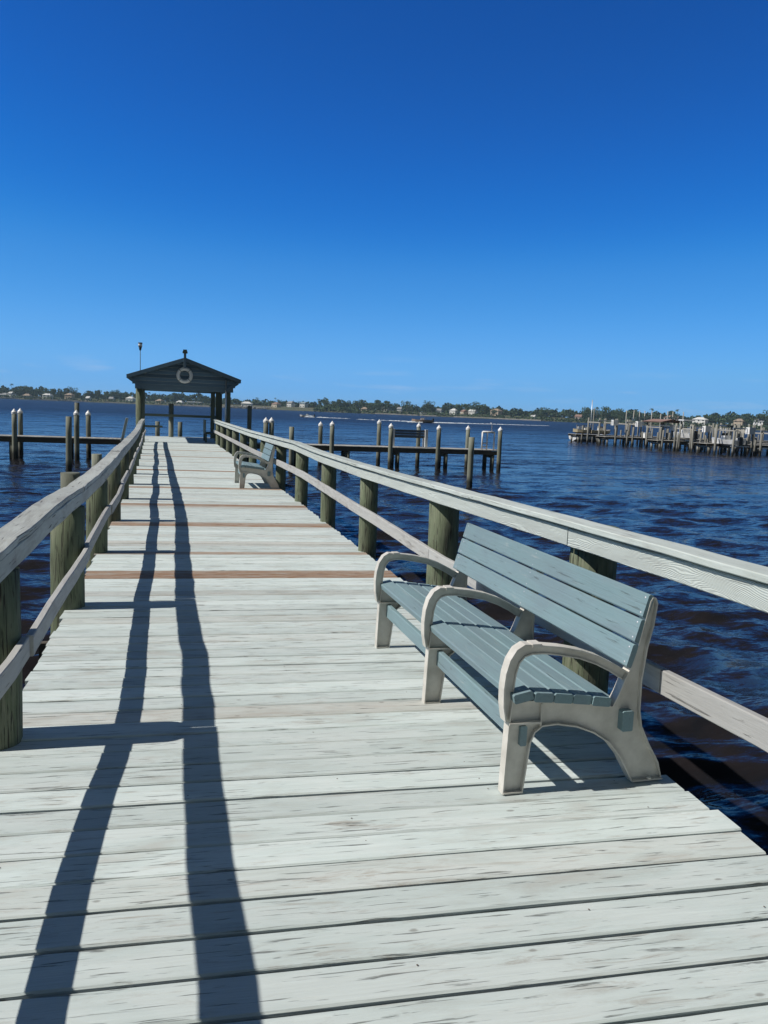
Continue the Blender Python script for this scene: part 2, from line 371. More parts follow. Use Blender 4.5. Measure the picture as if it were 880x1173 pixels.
# ------------------------------------------------------------------ benches
BASE = 1.44
casting = [(1.460, .425), (1.56, .418), (1.664, .404), (1.78, .392), (1.90, .378), (1.955, .368), (1.985, .43), (2.012, .50), (2.040, .559), (2.058, .62), (2.078, .71),
           (2.096, .791), (2.108, .85), (2.118, .868), (2.132, .864), (2.141, .84), (2.130, .738), (2.108, .637), (2.092, .485), (2.096, .339), (2.112, .265), (2.158, .177), (2.215, .085), (2.243, .0),
           (2.088, .0), (2.062, .045), (2.016, .125), (1.953, .198), (1.87, .252), (1.779, .288), (1.681, .306), (1.61, .302), (1.575, .275), (1.556, .23), (1.532, 0), (1.442, 0), (1.447, .16), (1.452, .322)]
arm_out = [(1.434, .333), (1.420, .403), (1.417, .482), (1.423, .55), (1.439, .608), (1.467, .653), (1.502, .674), (1.569, .669), (1.675, .657), (1.773, .637), (1.862, .607), (1.943, .567), (2.02, .525)]
arm_in = [(1.47, .33), (1.464, .42), (1.467, .479), (1.473, .542), (1.487, .591), (1.511, .619), (1.545, .629), (1.604, .629), (1.678, .618), (1.776, .599), (1.862, .568), (1.935, .532), (2.00, .492)]
def flange(m, pts, w, th, closed=False):
    """a flat strip standing across the outline"""
    pts = [Vector((p[0] - BASE, 0, p[1])) for p in pts]
    if closed: pts = pts + [pts[0]]
    m.sweep(pts, [(-w / 2, -th / 2), (w / 2, -th / 2), (w / 2, th / 2), (-w / 2, th / 2)], up=(0, 1, 0) if False else (0, 0.0001, 1)) if False else None
    n = len(pts); vs = []
    for i, p in enumerate(pts):
        if closed and i in (0, n - 1): a, b = pts[n - 2], pts[1]
        else: a, b = pts[max(i - 1, 0)], pts[min(i + 1, n - 1)]
        t = (b - a).normalized(); nr = Vector((-t.z, 0, t.x))
        for sy, sn in ((-1, -1), (1, -1), (1, 1), (-1, 1)): vs.append(p + nr * sn * th / 2 + Vector((0, sy * w / 2, 0)))
    fs = []
    for i in range(n - 1):
        for j in range(4): fs.append((i * 4 + j, i * 4 + (j + 1) % 4, (i + 1) * 4 + (j + 1) % 4, (i + 1) * 4 + j))
    if not closed: fs += [(0, 1, 2, 3), ((n - 1) * 4 + 3, (n - 1) * 4 + 2, (n - 1) * 4 + 1, (n - 1) * 4)]
    m.add(vs, fs)
def plate(m, pts, th):
    k = len(pts); vs = [(p[0] - BASE, -th / 2, p[1]) for p in pts] + [(p[0] - BASE, th / 2, p[1]) for p in pts]
    m.add(vs, [list(range(k)), list(range(k, 2 * k))[::-1]] + [(i, (i + 1) % k, k + (i + 1) % k, k + i) for i in range(k)])
def bolts(m, pts, z):
    m.cur = 1
    for (x, y) in pts: m.cone((x, y, z), .007, .0025, 8)
def bench(loc, ys, label):
    root = empty('park_bench', loc); tag(root, label, 'bench', 'benches along the right rail of the pier')
    L0, L1 = ys[0] - .045, ys[-1] + .045
    for yy in ys:
        m = MB(); plate(m, casting, .013); flange(m, casting, .052, .007, True)
        # stiffening ribs and feet
        m.box((1.60 - BASE, -.024, .30), (1.606 - BASE, .024, .405))
        m.box((1.442 - BASE, -.03, 0), (1.534 - BASE, .03, .007)); m.box((2.088 - BASE, -.03, 0), (2.245 - BASE, .03, .007))
        m.tube([(2.17 - BASE, -.03, .012), (2.17 - BASE, -.03, .02)], .012, 8)
        m.box((1.448 - BASE, -.034, .318), (1.60 - BASE, .034, .327))
        f = m.build('frame', M['frame'], root, (0, yy, 0))
        a = MB(); plate(a, arm_out + arm_in[::-1], .012)
        flange(a, arm_out, .056, .008); flange(a, arm_in, .026, .006)
        a.box((1.535 - BASE, -.031, .664), (1.578 - BASE, .031, .679))
        a.build('armrest', M['frame'], f)
    s_ = [(1.500, .468, .20), (1.597, .462, -.08), (1.694, .450, -.11), (1.790, .438, -.12), (1.884, .425, -.13)]
    for (x, z, tl) in s_:
        m = MB(); up = Vector((-math.sin(tl) * -1, 0, math.cos(tl)))
        up = Vector((math.sin(-tl), 0, math.cos(tl)))
        m.board((x - BASE, L0 + rnd.uniform(-.006, .006), z - .02), (x - BASE, L1 + rnd.uniform(-.006, .006), z - .02), .090, .042, up=up, ch=.006, seg=12, wob=.001)
        bolts(m, [(x - BASE, yy) for yy in ys], z + .0005); m.build('seat_slat', [M['bench'], M['metal']], root)
    p0, p1 = Vector((2.004, 0, .548)), Vector((2.098, 0, .888))
    d = (p1 - p0); ln = d.length; d.normalize(); nrm = Vector((-d.z, 0, d.x))
    for k in range(3):
        c = p0 + d * ((k + .5) * ln / 3) - nrm * .016
        m = MB(); m.board((c.x - BASE, L0 + .022 + rnd.uniform(-.003, .003), c.z), (c.x - BASE, L1 + rnd.uniform(-.004, .004), c.z), .030, ln / 3 - .009, up=d, ch=.006, seg=12, wob=.001)
        m.cur = 1
        for yy in ys:
            f_ = c - nrm * .0152 * -1 if False else c + nrm * .0145
            for sgn in (-.3, .3):
                e_ = f_ + d * sgn * ln / 3; vs_ = [(e_.x - BASE + d.x * .007 * math.cos(a_), yy + .007 * math.sin(a_), e_.z + d.z * .007 * math.cos(a_)) for a_ in np.linspace(0, 6.283, 9)[:-1]] + [(e_.x - BASE + nrm.x * .003, yy, e_.z + nrm.z * .003)]
                m.add(vs_, [(i_, (i_ + 1) % 8, 8) for i_ in range(8)])
        m.build('back_slat', [M['bench'], M['metal']], root)
    m = MB(); m.board((1.472 - BASE + .05, L0 + .02, .262), (1.472 - BASE + .05, L1 - .02, .262), .032, .092, ch=.005, seg=8); m.build('front_rail', M['bench'], root)
    m = MB(); m.board((2.026 - BASE, L0, .303), (2.026 - BASE, L1, .303), .055, .095, ch=.005, seg=8); m.build('rear_rail', M['bench'], root)
    return root
bench((BASE, 3.02, 0.003), [0, 1.09, 2.16], 'nearest bench, three beige arm frames and blue-grey slats, by the right rail')
bench((BASE + .02, 16.0, 0.003), [0, 1.18], 'smaller far bench with two arm frames, halfway down the pier by the right rail')

# ------------------------------------------------------------------ gazebo
gz = empty('gazebo', (.78, 34.5, 0)); tag(gz, 'small open pier-end gazebo with dark green gable roof over the end of the walkway', 'gazebo')
def P(x, y, z): return (x - .78, y - 34.5, z)
GY0, GY1 = 34.55, 40.2
m = MB()
for i, yy in enumerate(np.arange(34.95, 40.6, .1755)):
    m.board(P(-1.25, yy + .088, -.02), P(2.95, yy + .088, -.02), .168, .038)
m.build('floor', M['deck'], gz)
def gpost(x, yy, w=.2, top=2.25, low=-2.6, mat='gpost'):
    m = MB(); m.board(P(x, yy, low), P(x, yy, top), w, w, up=(0, 1, 0), ch=.015, seg=4, wob=.004); return m.build('post', M[mat], gz)
m = MB(); m.tube([P(-1.03, GY0 + .2, -2.6), P(-1.04, GY0 + .2, 2.25)], .135, 16); m.build('post', M['post'], gz)
gpost(2.62, GY0 + .2, .2); gpost(2.35, 37.2, .2); gpost(2.62, GY1 - .2, .2); gpost(2.28, GY1 - .2, .2); gpost(-1.03, GY1 - .2, .2)
m = MB(); m.board(P(-1.2, GY0 + .06, 2.30), P(2.82, GY0 + .06, 2.30), .07, .2, seg=3)
m.board(P(-1.2, GY1, 2.30), P(2.8, GY1, 2.30), .07, .2, seg=3)
m.board(P(-1.05, GY0 + .1, 2.30), P(-1.05, GY1 - .04, 2.30), .07, .2); m.board(P(2.65, GY0 + .1, 2.30), P(2.65, GY1 - .04, 2.30), .07, .2)
m.build('beam', M['gazebo'], gz)
# siding in overlapping boards up to the rakes
pk, ez, hw = 3.50, 2.72, 2.20
cxg = .795
for yy in (GY0 - .06, GY1 + .06):
  m = MB(); z = 2.39
  while z < pk - .06:
    zz = z + .075; half = hw * (pk - (zz + .06)) / (pk - ez) if zz > ez - .06 else hw - .12 * (ez - zz) / .3
    half = max(.05, min(half, hw - .05))
    m.board(P(cxg - half, yy, zz), P(cxg + half, yy, zz), .03, .156, up=(0, .42 if yy < 37 else -.42, 1), ch=.003)
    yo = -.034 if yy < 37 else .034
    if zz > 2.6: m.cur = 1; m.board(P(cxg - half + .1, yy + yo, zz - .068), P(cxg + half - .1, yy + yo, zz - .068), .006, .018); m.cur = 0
    z += .145
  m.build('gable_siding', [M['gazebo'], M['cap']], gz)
m = MB()
def slope(sx):
    th = .09; a0 = (cxg, pk + .03); a1 = (cxg + sx * (hw + .08), ez + .01)
    vs = []
    for yy in (GY0 - .32, GY1 + .32):
        for (x, z) in (a0, a1): vs.append(P(x, yy, z)); vs.append(P(x, yy, z - th))
    m.add(vs, [(0, 2, 6, 4), (1, 5, 7, 3), (0, 1, 3, 2), (4, 6, 7, 5), (2, 3, 7, 6), (0, 4, 5, 1)])
slope(1); slope(-1)
for k in range(12):
    for sx in (1, -1):
        f = (k + .5) / 12; x = cxg + sx * (hw + .07) * f; z = pk + .034 - (pk - ez + .02) * f
        m.board(P(x, GY0 - .31, z), P(x, GY1 + .31, z), .19, .012, up=(sx * .33, 0, 1), ch=.002)
rf = m.build('roof', M['roof'], gz)
m = MB()
for sx in (1, -1):
    for yy in (GY0 - .34, GY1 + .34):
        m.board(P(cxg, yy, pk - .025), P(cxg + sx * (hw + .1), yy, ez - .045), .03, .15, ch=.003)
    m.board(P(cxg + sx * (hw + .1), GY0 - .33, ez - .05), P(cxg + sx * (hw + .1), GY1 + .33, ez - .05), .03, .13)
    # soffit boxes at the corners
    for yy in (GY0 - .15, GY1 + .15):
        m.board(P(cxg + sx * hw, yy, ez - .12), P(cxg + sx * (hw - .5), yy, 2.27), .16, .12)
m.build('fascia', M['gazebo'], rf)
m = MB(); m.board(P(cxg, GY0 - .37, 3.12), P(cxg, GY0 - .37, 3.84), .10, .10, up=(0, 1, 0)); m.build('finial', M['gazebo'], gz)
m = MB(); m.box(P(cxg - .10, GY0 - .47, 3.72), P(cxg + .10, GY0 - .27, 3.80)); m.box(P(cxg - .08, GY0 - .45, 3.80), P(cxg + .08, GY0 - .29, 3.87)); m.build('finial_cap', M['gpost'], gz)
m = MB(); m.tube([P(2.50, GY0 - .12, .0), P(2.50, GY0 - .12, 2.72)], .035, 10); m.build('downpipe', M['metal'], gz)
m = MB(); m.board(P(-1.0, GY1 - .2, 1.05), P(2.6, GY1 - .2, 1.05), .06, .12); m.board(P(-1.0, GY1 - .2, .5), P(-.1, GY1 - .2, .5), .05, .1)
m.build('rear_rail', M['gpost'], gz)
m = MB(); m.tube([P(.3, GY1 + .1, -2.5), P(.3, GY1 + .1, 1.62)], .12, 12); m.build('rear_post', M['pile'], gz)

lr = empty('life_ring', (.79, 34.36, 2.83)); tag(lr, 'white life ring hung on the gable of the gazebo', 'life ring')
m = MB(); m.torus((0, 0, 0), .265, .075); m.build('ring', M['white'], lr)
for q in range(4):
    m = MB(); a = math.pi / 4 + q * math.pi / 2; c = (math.cos(a) * .265, math.sin(a) * .265)
    m.tube([(c[0] * .7, -.05, c[1] * .7), (c[0], -.082, c[1]), (c[0] * 1.3, -.03, c[1] * 1.3)], .012, 6); m.build('grab_rope', M['rope'], lr)


ml = empty('mast_light', (-1.0, 34.9, 2.6)); tag(ml, 'thin mast with small black and white lantern above the left eave of the gazebo', 'mast light')
m = MB(); m.tube([(0, 0, 0), (0, 0, 1.18)], .014, 8); m.build('mast', M['gpost'], ml)
m = MB(); m.tube([(0, 0, 1.18), (0, 0, 1.34)], .035, 10, r2=.07); m.build('lamp_base', M['dark'], ml)
m = MB(); m.tube([(0, 0, 1.34), (0, 0, 1.47)], .085, 12, r2=.075); m.build('lens', M['white'], ml)
m = MB(); m.tube([(0, 0, 1.47), (0, 0, 1.50)], .10, 12, r2=.08); m.build('cap', M['dark'], ml)

# low dark storage bench inside, on the right
sb = empty('storage_bench', (2.0, 36.3, 0)); tag(sb, 'dark high-backed wooden bench under the right side of the gazebo', 'bench')
m = MB(); m.box((-.3, -.9, .36), (.3, .9, .42)); m.build('seat', M['gpost'], sb)
m = MB()
for q in range(5): m.board((-.28, -.95, .45 + q * .12), (-.28, .95, .45 + q * .12), .03, .11)
m.build('backrest', M['gpost'], sb)
for sx in (-.25, .25):
    for sy in (-.82, .82):
        m = MB(); m.box((sx - .04, sy - .04, 0), (sx + .04, sy + .04, .36)); m.build('leg', M['gpost'], sb)
# pale leaning ladder rails off the left corner
ld = empty('boat_ladder', (-1.72, 36.6, 0)); tag(ld, 'pale ladder rail leaning by the left corner of the gazebo', 'ladder')
m = MB()
for sy in (-.2, .2): m.board((-.1, sy, -.1), (.12, sy, .92), .10, .12, up=(0, 1, 0))
m.build('side_rail', M['cap'], ld)
m = MB()
for q in range(4): m.board((-.08 + q * .05, -.2, .05 + q * .24), (-.08 + q * .05, .2, .05 + q * .24), .03, .06)
m.build('rung', M['dock'], ld)

# ------------------------------------------------------------------ pilings and T-docks
def piling(x, y, top, r=.105, cap=False, label='', group='pilings by the crossing docks', lean=0.):
    if cap:
        root = empty('piling', (x, y, WATER)); tag(root, label, 'piling', group)
        m = MB(); n = 7
        m.tube([(lean * i / 6, 0, -1.4 + (top - WATER + 1.4) * i / 6) for i in range(7)], r * 1.05, 14, r2=r, wob=.03); m.build('shaft', M['pile'], root)
        m = MB(); m.tube([(lean, 0, top - WATER - .07), (lean, 0, top - WATER + .01)], r * 1.14, 14, smooth=False); m.cone((lean, 0, top - WATER + .01), r * 1.14, .15, 14); m.build('cap', M['white'], root)
        return root
    m = MB(); m.tube([(lean * i / 6, 0, -1.4 + (top - WATER + 1.4) * i / 6) for i in range(7)], r * 1.05, 14, r2=r, wob=.03)
    o = m.build('piling', M['pile'], None, (x, y, WATER)); return tag(o, label, 'piling', group)
def dock(name, x0, x1, y0, y1, label, z=-.02, bents=5, cat='dock', group=None, rotz=0, mats=('dock', 'under', 'pile'), fine=True):
    cx, cy = (x0 + x1) / 2, (y0 + y1) / 2; root = empty(name, (cx, cy, 0), rotz); tag(root, label, cat, group)
    m = MB(); n = max(2, int((x1 - x0) / .18))
    for i in range(n):
        xx = x0 + (x1 - x0) * (i + .5) / n - cx
        m.board((xx, y0 - cy, z - .02), (xx, y1 - cy, z - .02), (x1 - x0) / n - .012, .04, ch=.003)
    m.build('deck', M[mats[0]], root)
    m = MB()
    for yy in (y0 + .06, y1 - .06): m.board((x0 - cx, yy - cy, z - .15), (x1 - cx, yy - cy, z - .15), .05, .2)
    m.build('stringer', M[mats[1]], root)
    for k in range(bents):
        xx = x0 + .4 + (x1 - x0 - .8) * k / (bents - 1) - cx
        m = MB()
        for yy in (y0 + .22, y1 - .22): m.tube([(xx, yy - cy, WATER - 1.4), (xx, yy - cy, z - .06)], .11, 10)
        m.board((xx, y0 - cy + .05, z - .33), (xx, y1 - cy - .05, z - .33), .06, .16); m.build('pile_bent', M[mats[2]], root)
    return root
dock('crossing_dock', -16, -1.35, 36.9, 38.2, 'low grey crossing dock running out left from the gazebo', bents=7, z=-.03)
dock('crossing_dock', 3.05, 16.3, 36.5, 37.9, 'low grey crossing dock running out right from the gazebo', bents=6, z=-.03)
PL = [(-6.17, 36.6, 1.0, 1, 'leftmost white-capped piling, on the near side of the left dock'), (-6.26, 38.6, 1.0, 1, 'white-capped piling behind the left dock, second from the left edge'),
      (-3.65, 36.4, 1.05, 1, 'greenish white-capped piling in front of the left dock'), (-3.36, 38.6, 1.02, 1, 'white-capped piling behind the left dock, nearest the pier'),
      (-3.94, 39.2, 1.5, 0, 'tall bare piling behind the left dock, above the white caps'), (-3.37, 30.6, 1.02, 0, 'bare dark piling standing alone before the left dock'),
      (3.92, 38.4, 1.67, 0, 'tall bare piling just right of the gazebo'), (4.15, 33.6, 1.07, 1, 'left one of two white-capped pilings close together beyond the rail'),
      (4.38, 33.6, 1.08, 1, 'right one of two white-capped pilings close together beyond the rail'), (5.16, 33.0, .87, 0, 'bare piling right of the close pair, behind the right rail'),
      (7.45, 38.5, .9, 1, 'left white-capped piling above the rail bend'), (7.56, 36.2, .98, 1, 'right white-capped piling above the rail bend'),
      (10.41, 38.4, 1.12, 1, 'white-capped piling behind the dock, left of the dark bench'), (10.41, 36.2, .98, 1, 'white-capped piling before the dock, left end of the dark bench'),
      (12.43, 38.2, 1.02, 1, 'white-capped piling behind the dock, right end of the dark bench'), (12.8, 36.2, .98, 1, 'white-capped piling midway along the right dock'),
      (10.69, 26.6, .87, 0, 'bare uncapped piling nearest to us in front of the right dock'), (15.11, 38.15, .98, 1, 'white-capped piling at the left of the white ladder'),
      (16.05, 36.2, 1.0, 1, 'rightmost white-capped piling at the end of the right dock')]
for i, (x, y, t, c, lb) in enumerate(PL): piling(x, y, t, cap=bool(c), label=lb, lean=rnd.uniform(-.03, .03))
piling(-1.46, 13.5, .475, r=.15, label='short thick piling stub just outside the left rail')
piling(-1.72, 22.0, .24, r=.13, label='short stub piling farther out beside the left rail')
for (x, y) in ((-.35, 41.2), (.75, 41.4)): piling(x, y, .72, r=.11, label=('left' if x < 0 else 'right') + ' short piling seen through the gazebo')

# dark bench with white ends on the right dock
db = empty('dock_bench', (11.59, 37.0, 0)); tag(db, 'dark backed bench with white end posts on the right dock', 'bench')
for sx in (-.85, .85):
    m = MB(); m.board((sx, 0, 0), (sx, 0, .86), .14, .14, up=(0, 1, 0)); m.board((sx, .0, .43), (sx, .45, .43), .07, .06); m.board((sx, .42, 0), (sx, .42, .44), .07, .07, up=(0, 1, 0)); m.build('end_post', M['white'], db)
m = MB()
for q in range(3): m.board((-.8, .02, .52 + q * .125), (.8, .02, .52 + q * .125), .03, .115)
m.build('backrest', M['slate'], db)
m = MB()
for q in range(3): m.board((-.8, .12 + q * .13, .45), (.8, .12 + q * .13, .45), .12, .03)
m.build('seat', M['gpost'], db)
# white ladder and rail at the dock end
wl = empty('dock_ladder', (15.62, 36.75, 0)); tag(wl, 'white tube ladder frame at the end of the right dock', 'ladder')
m = MB()
for sx in (-.30, -.04, .34): m.tube([(sx, 0, -.02), (sx, 0, .86)], .042, 8)
m.tube([(-.30, 0, .86), (.34, 0, .86)], .048, 8); m.tube([(.2, .03, .86), (.2, .03, 1.26), (.12, .03, 1.32)], .022, 8)
m.build('side_rail', M['white'], wl)
m = MB()
for z in (.12, .30): m.tube([(-.28, 0, z), (-.05, 0, z)], .025, 8)
m.build('rung', M['white'], wl)

# ------------------------------------------------------------------ marina docks far right
def bearing(px, Y):
    a = azim(px); return a[0] / a[1] * Y
def lift(x, y, wd, top, label, roof=None, boat=None, depth=2.4):
    root = empty('boat_lift', (x, y, WATER)); tag(root, label, 'boat lift', 'boat lifts at the marina')
    t = top - WATER
    for sx in (-wd / 2, wd / 2):
        for sy in (0, depth):
            m = MB(); m.tube([(sx, sy, -1.4), (sx, sy, t)], .10, 8); m.build('post', M['palepile'], root)
        m = MB(); m.board((sx, -.2, t - .5), (sx, depth + .2, t - .5), .10, .12); m.build('beam', M['dock'], root)
    m = MB(); m.board((-wd / 2 - .2, -.05, t - .28), (wd / 2 + .2, -.05, t - .28), .1, .11)
    m.board((-wd / 2, .3, t - 1.9), (wd / 2, .3, t - 1.9), .08, .1); m.build('cross_beam', M['metal'], root)
    m = MB(); m.box((wd / 2 - .7, -.35, t - .75), (wd / 2 - .1, .15, t - .15)); m.build('motor_box', M['white'], root)
    if roof:
        m = MB()
        for s in (-1, 1):
            m.add([(0, -.5, t + .38), (0, depth + .5, t + .38), (s * (wd / 2 + .4), depth + .5, t + .1), (s * (wd / 2 + .4), -.5, t + .1)], [(0, 1, 2, 3)])
            m.add([(0, -.5, t + .31), (0, depth + .5, t + .31), (s * (wd / 2 + .4), depth + .5, t + .02), (s * (wd / 2 + .4), -.5, t + .02)], [(0, 1, 2, 3)])
        m.build('roof', roof, root)
    return root
def hull_mesh(ln, bw, h):
    secs = [(-.5, .80, 1), (-.2, .98, 1), (.15, .95, 1.03), (.35, .66, 1.1), (.5, .06, 1.22)]
    vs = []; m = MB()
    for (u, wf, hf) in secs:
        x = u * ln
        vs += [(x, -bw / 2 * wf, h * hf), (x, -bw / 2 * wf * .8, h * .35), (x, 0, 0 if u < .4 else h * .6), (x, bw / 2 * wf * .8, h * .35), (x, bw / 2 * wf, h * hf)]
    fs = []
    for i in range(4):
        for j in range(4): fs.append((i * 5 + j, i * 5 + j + 1, (i + 1) * 5 + j + 1, (i + 1) * 5 + j))
        fs.append((i * 5, (i + 1) * 5, (i + 1) * 5 + 4, i * 5 + 4))
    fs.append((0, 1, 2, 3, 4)); fs.append((20, 21, 22, 23, 24)); m.add(vs, fs); return m
M['hullw'] = plain('gelcoat_white', (.78, .78, .76), rough=.3)
M['hullc'] = plain('gelcoat_cream', (.70, .60, .40), rough=.35)
M['canvas'] = plain('canvas_tan', (.42, .30, .22), rough=.85)
M['redroof'] = plain('marina_roof_red', (.30, .19, .155), rough=.8)
M['navy'] = plain('canvas_navy', (.03, .05, .10), rough=.8)
def boat(x, y, z, ln, rz, hull, label, top=None, name='motorboat', group=None):
    root = empty(name, (x, y, z), rz); tag(root, label, 'boat', group)
    hull_mesh(ln, ln * .34, ln * .15).build('hull', M[hull], root)
    h = ln * .15
    m = MB(); m.box((-.08 * ln, -.07 * ln, h), (.06 * ln, .07 * ln, h + .09 * ln)); m.build('console', M['hullw'], root)
    m = MB(); m.add([(.07 * ln, -.08 * ln, h + .07 * ln), (.07 * ln, .08 * ln, h + .07 * ln), (.03 * ln, .07 * ln, h + .15 * ln), (.03 * ln, -.07 * ln, h + .15 * ln)], [(0, 1, 2, 3)]); m.build('windscreen', M['dark'], root)
    m = MB(); m.box((-.57 * ln, -.04 * ln, h * .2), (-.5 * ln, .04 * ln, h * 1.5)); m.build('outboard_motor', M['dark'], root)
    if top:
        m = MB()
        for sx in (-.12, .06):
            for sy in (-.1, .1): m.tube([(sx * ln, sy * ln, h), (sx * ln, sy * ln, h + .3 * ln)], .02, 6)
        m.build('top_frame', M['metal'], root)
        m = MB(); m.box((-.18 * ln, -.13 * ln, h + .3 * ln), (.1 * ln, .13 * ln, h + .33 * ln)); m.build('sun_top', M[top], root)
    return root
def mx(px, Y): return bearing(px, Y)
G = 'marina docks at the right'; MK = ('dock', 'under', 'palepile')
dock('marina_dock', mx(659, 84), mx(659, 84) + 34, 83.5, 85.5, 'farthest marina dock, its head with a low handrail at the left', bents=12, group=G, mats=MK)
dock('marina_dock', mx(692, 76), mx(692, 76) + 34, 75.5, 77.5, 'second marina dock behind the tall lift pilings', bents=12, group=G, mats=MK)
dock('marina_dock', mx(752, 68), mx(752, 68) + 30, 67.5, 69.3, 'third marina dock, under the red lift roof', bents=11, group=G, mats=MK)
dock('marina_dock', mx(812, 62), mx(812, 62) + 22, 62, 64, 'nearest marina dock, at the right edge of the photo', bents=9, group=G, mats=MK)
hr = empty('handrail', (mx(659, 84), 83.6, 0)); tag(hr, 'low pale handrail at the outermost marina dock head', 'handrail')
for q in range(3):
    m = MB(); m.board((q * .9 + .1, 0, 0), (q * .9 + .1, 0, 1.0), .09, .09, up=(0, 1, 0)); m.build('post', M['dock'], hr)
m = MB(); m.board((0, 0, 1.04), (2.1, 0, 1.04), .14, .05); m.build('rail', M['dock'], hr)
# individual pilings of the marina
mp_list = []
rr = random.Random(5)
for (a, b, Y, n, lo_, hi_) in ((660, 720, 83.2, 4, .6, 1.1), (700, 770, 75.2, 6, .5, 1.2), (752, 880, 67.2, 10, .5, 1.9), (770, 885, 64.8, 8, .7, 2.3), (818, 885, 61.6, 6, .4, 2.0), (720, 880, 80, 12, .8, 2.2), (760, 885, 73, 14, .4, 2.2), (690, 880, 88, 16, .6, 2.2)):
    for i in range(n):
        px = a + (b - a) * (i + rr.uniform(.2, .8)) / n; mp_list.append((mx(px, Y), Y + rr.uniform(-.3, .3), rr.uniform(lo_, hi_), 0))
for px, Y, t in ((717, 80, 3.0), (725.5, 80, 2.9), (732, 80, 2.9), (738, 80, 3.0), (746, 78, 3.0), (680, 86, 3.2), (764, 76, 2.95), (770, 76, 2.9), (782, 76, 2.9), (756, 76, 2.7)):
    mp_list.append((mx(px, Y), Y, t, 1))
protos = {}
for (x, y, t, thin) in mp_list:
    key = (round(t * 3), thin)
    if key not in protos:
        m = MB(); r = .05 if thin else .09
        m.tube([(rr.uniform(-.05, .05), 0, -1.2 + (t + 2.2) * i / 3) for i in range(4)], r * 1.1, 9, r2=r); o = m.build('piling', M['dock'] if thin else M['palepile'], None, (x, y, WATER)); protos[key] = o
    else:
        o = protos[key].copy(); COL.objects.link(o); o.location = (x, y, WATER); o.rotation_euler.z = rr.uniform(0, 6)
    tag(o, 'tall thin pale lift pole standing over the marina docks' if thin else 'weathered grey piling among the marina docks at the right', 'piling', 'thin lift poles at the marina' if thin else 'pilings of the marina docks')
lift(mx(703, 77), 78, 2.2, 1.95, 'pale boat lift with white box, left of the tall poles')
lift(mx(733, 77), 78, 1.8, 1.9, 'boat lift with white motor box below the tall poles')
lift(mx(767, 71), 71, 1.9, 1.7, 'boat lift under a low red-brown roof', roof=M['redroof'])
lift(mx(803, 66), 66, 2.0, 1.7, 'open boat lift beyond the third marina dock')
lift(mx(831, 62), 59.5, 2.0, 1.75, 'nearest boat lift with white beams, left of the right edge')
lift(mx(871, 62), 60.5, 2.1, 1.6, 'boat lift with white beams at the right edge of the photo')
GB = 'boats at the marina'
boat(mx(679, 80), 81.3, .1, 3.0, 2.9, 'hullc', 'cream small boat stored on the outer marina dock, left one', group=GB)
boat(mx(694, 80), 81.0, .1, 3.0, .2, 'hullc', 'cream small boat stored on the outer marina dock, right one', group=GB)
boat(mx(803, 66), 68.4, .1, 4.2, 1.4, 'hullw', 'white motorboat hanging in an open lift beyond the third dock', top='hullw', group=GB)
boat(mx(831, 62), 61.8, -.2, 4.0, 1.5, 'hullw', 'white motorboat on the nearest marina lift', top='navy', group=GB)
sbx = empty('sailboat', (mx(680, 88), 89, WATER), .3); tag(sbx, 'grey-blue small sailboat with bare mast behind the outer marina dock', 'boat', GB)
hull_mesh(5.5, 1.8, .8).build('hull', M['hullw'], sbx)
m = MB(); m.tube([(0.3, 0, .7), (.3, 0, 5.2)], .05, 8); m.build('mast', M['metal'], sbx)
m = MB(); m.board((.3, 0, 1.7), (-2.0, 0, 1.7), .25, .28); m.build('furled_sail', M['hullw'], sbx)
for px, Y, zz, w_, lb in ((742, 76.3, 0, .8, 'white dock box by the second marina dock'), (792, 68.2, 0, .7, 'white dock box on the third marina dock'), (852, 62.8, 0, .8, 'white dock box on the nearest marina dock')):
    root = empty('dock_box', (mx(px, Y), Y, -.02)); tag(root, lb, 'dock box', 'dock boxes at the marina')
    m = MB(); m.box((-w_ / 2, -.3, 0), (w_ / 2, .3, .5)); m.build('body', M['white'], root)
    m = MB(); m.board((-w_ / 2 - .03, 0, .53), (w_ / 2 + .03, 0, .53), .66, .06, ch=.02); m.build('lid', M['white'], root)

# ------------------------------------------------------------------ moving boats and wakes
M['foam'] = plain('foam', (.72, .76, .80), rough=.8, scale=1.5, col2=(.5, .58, .66))
boat(mx(484, 216), 216, WATER - .05, 6.0, math.pi - .15, 'canvas', 'brown and white motorboat running left across the open water', top='hullw')
boat(mx(352, 248), 248, WATER - .05, 4.5, math.pi - .1, 'hullw', 'small white motorboat far out, left of the other boat')
def wake(pts, label, w0, w1, seed):
    q = random.Random(seed); m = MB(); n = len(pts) - 1
    L_ = sum((Vector(pts[i + 1]) - Vector(pts[i])).length for i in range(n)); cnt = int(L_ * 5)
    for k in range(cnt):
        f = q.random() ** 1.2; u = f * n; i = min(n - 1, int(u)); u -= i
        p = Vector(pts[i]).lerp(Vector(pts[i + 1]), u); w = w0 + (w1 - w0) * f
        c = p + Vector((q.uniform(-.6, .6), q.gauss(0, w * .4), 0)); s = q.uniform(.15, .6) * (1.3 - .5 * f); h = q.uniform(.04, .22) * (1.4 - .9 * f)
        vs = [(c.x + s * 1.8 * math.cos(a) * q.uniform(.6, 1.2), c.y + s * math.sin(a) * q.uniform(.6, 1.2), .05) for a in np.linspace(0, 2 * math.pi, 7)[:-1]] + [(c.x, c.y, .05 + h)]
        m.add(vs, [(j, (j + 1) % 6, 6) for j in range(6)])
    o = m.build('wake', M['foam'], None, (0, 0, WATER)); tag(o, label, 'wake', kind='stuff'); return o
wake([(mx(470, 214), 214, 0), (mx(492, 218), 218, 0), (mx(500, 222), 222, 0)], 'white bow spray round the running motorboat', 2.5, 1.5, 1)
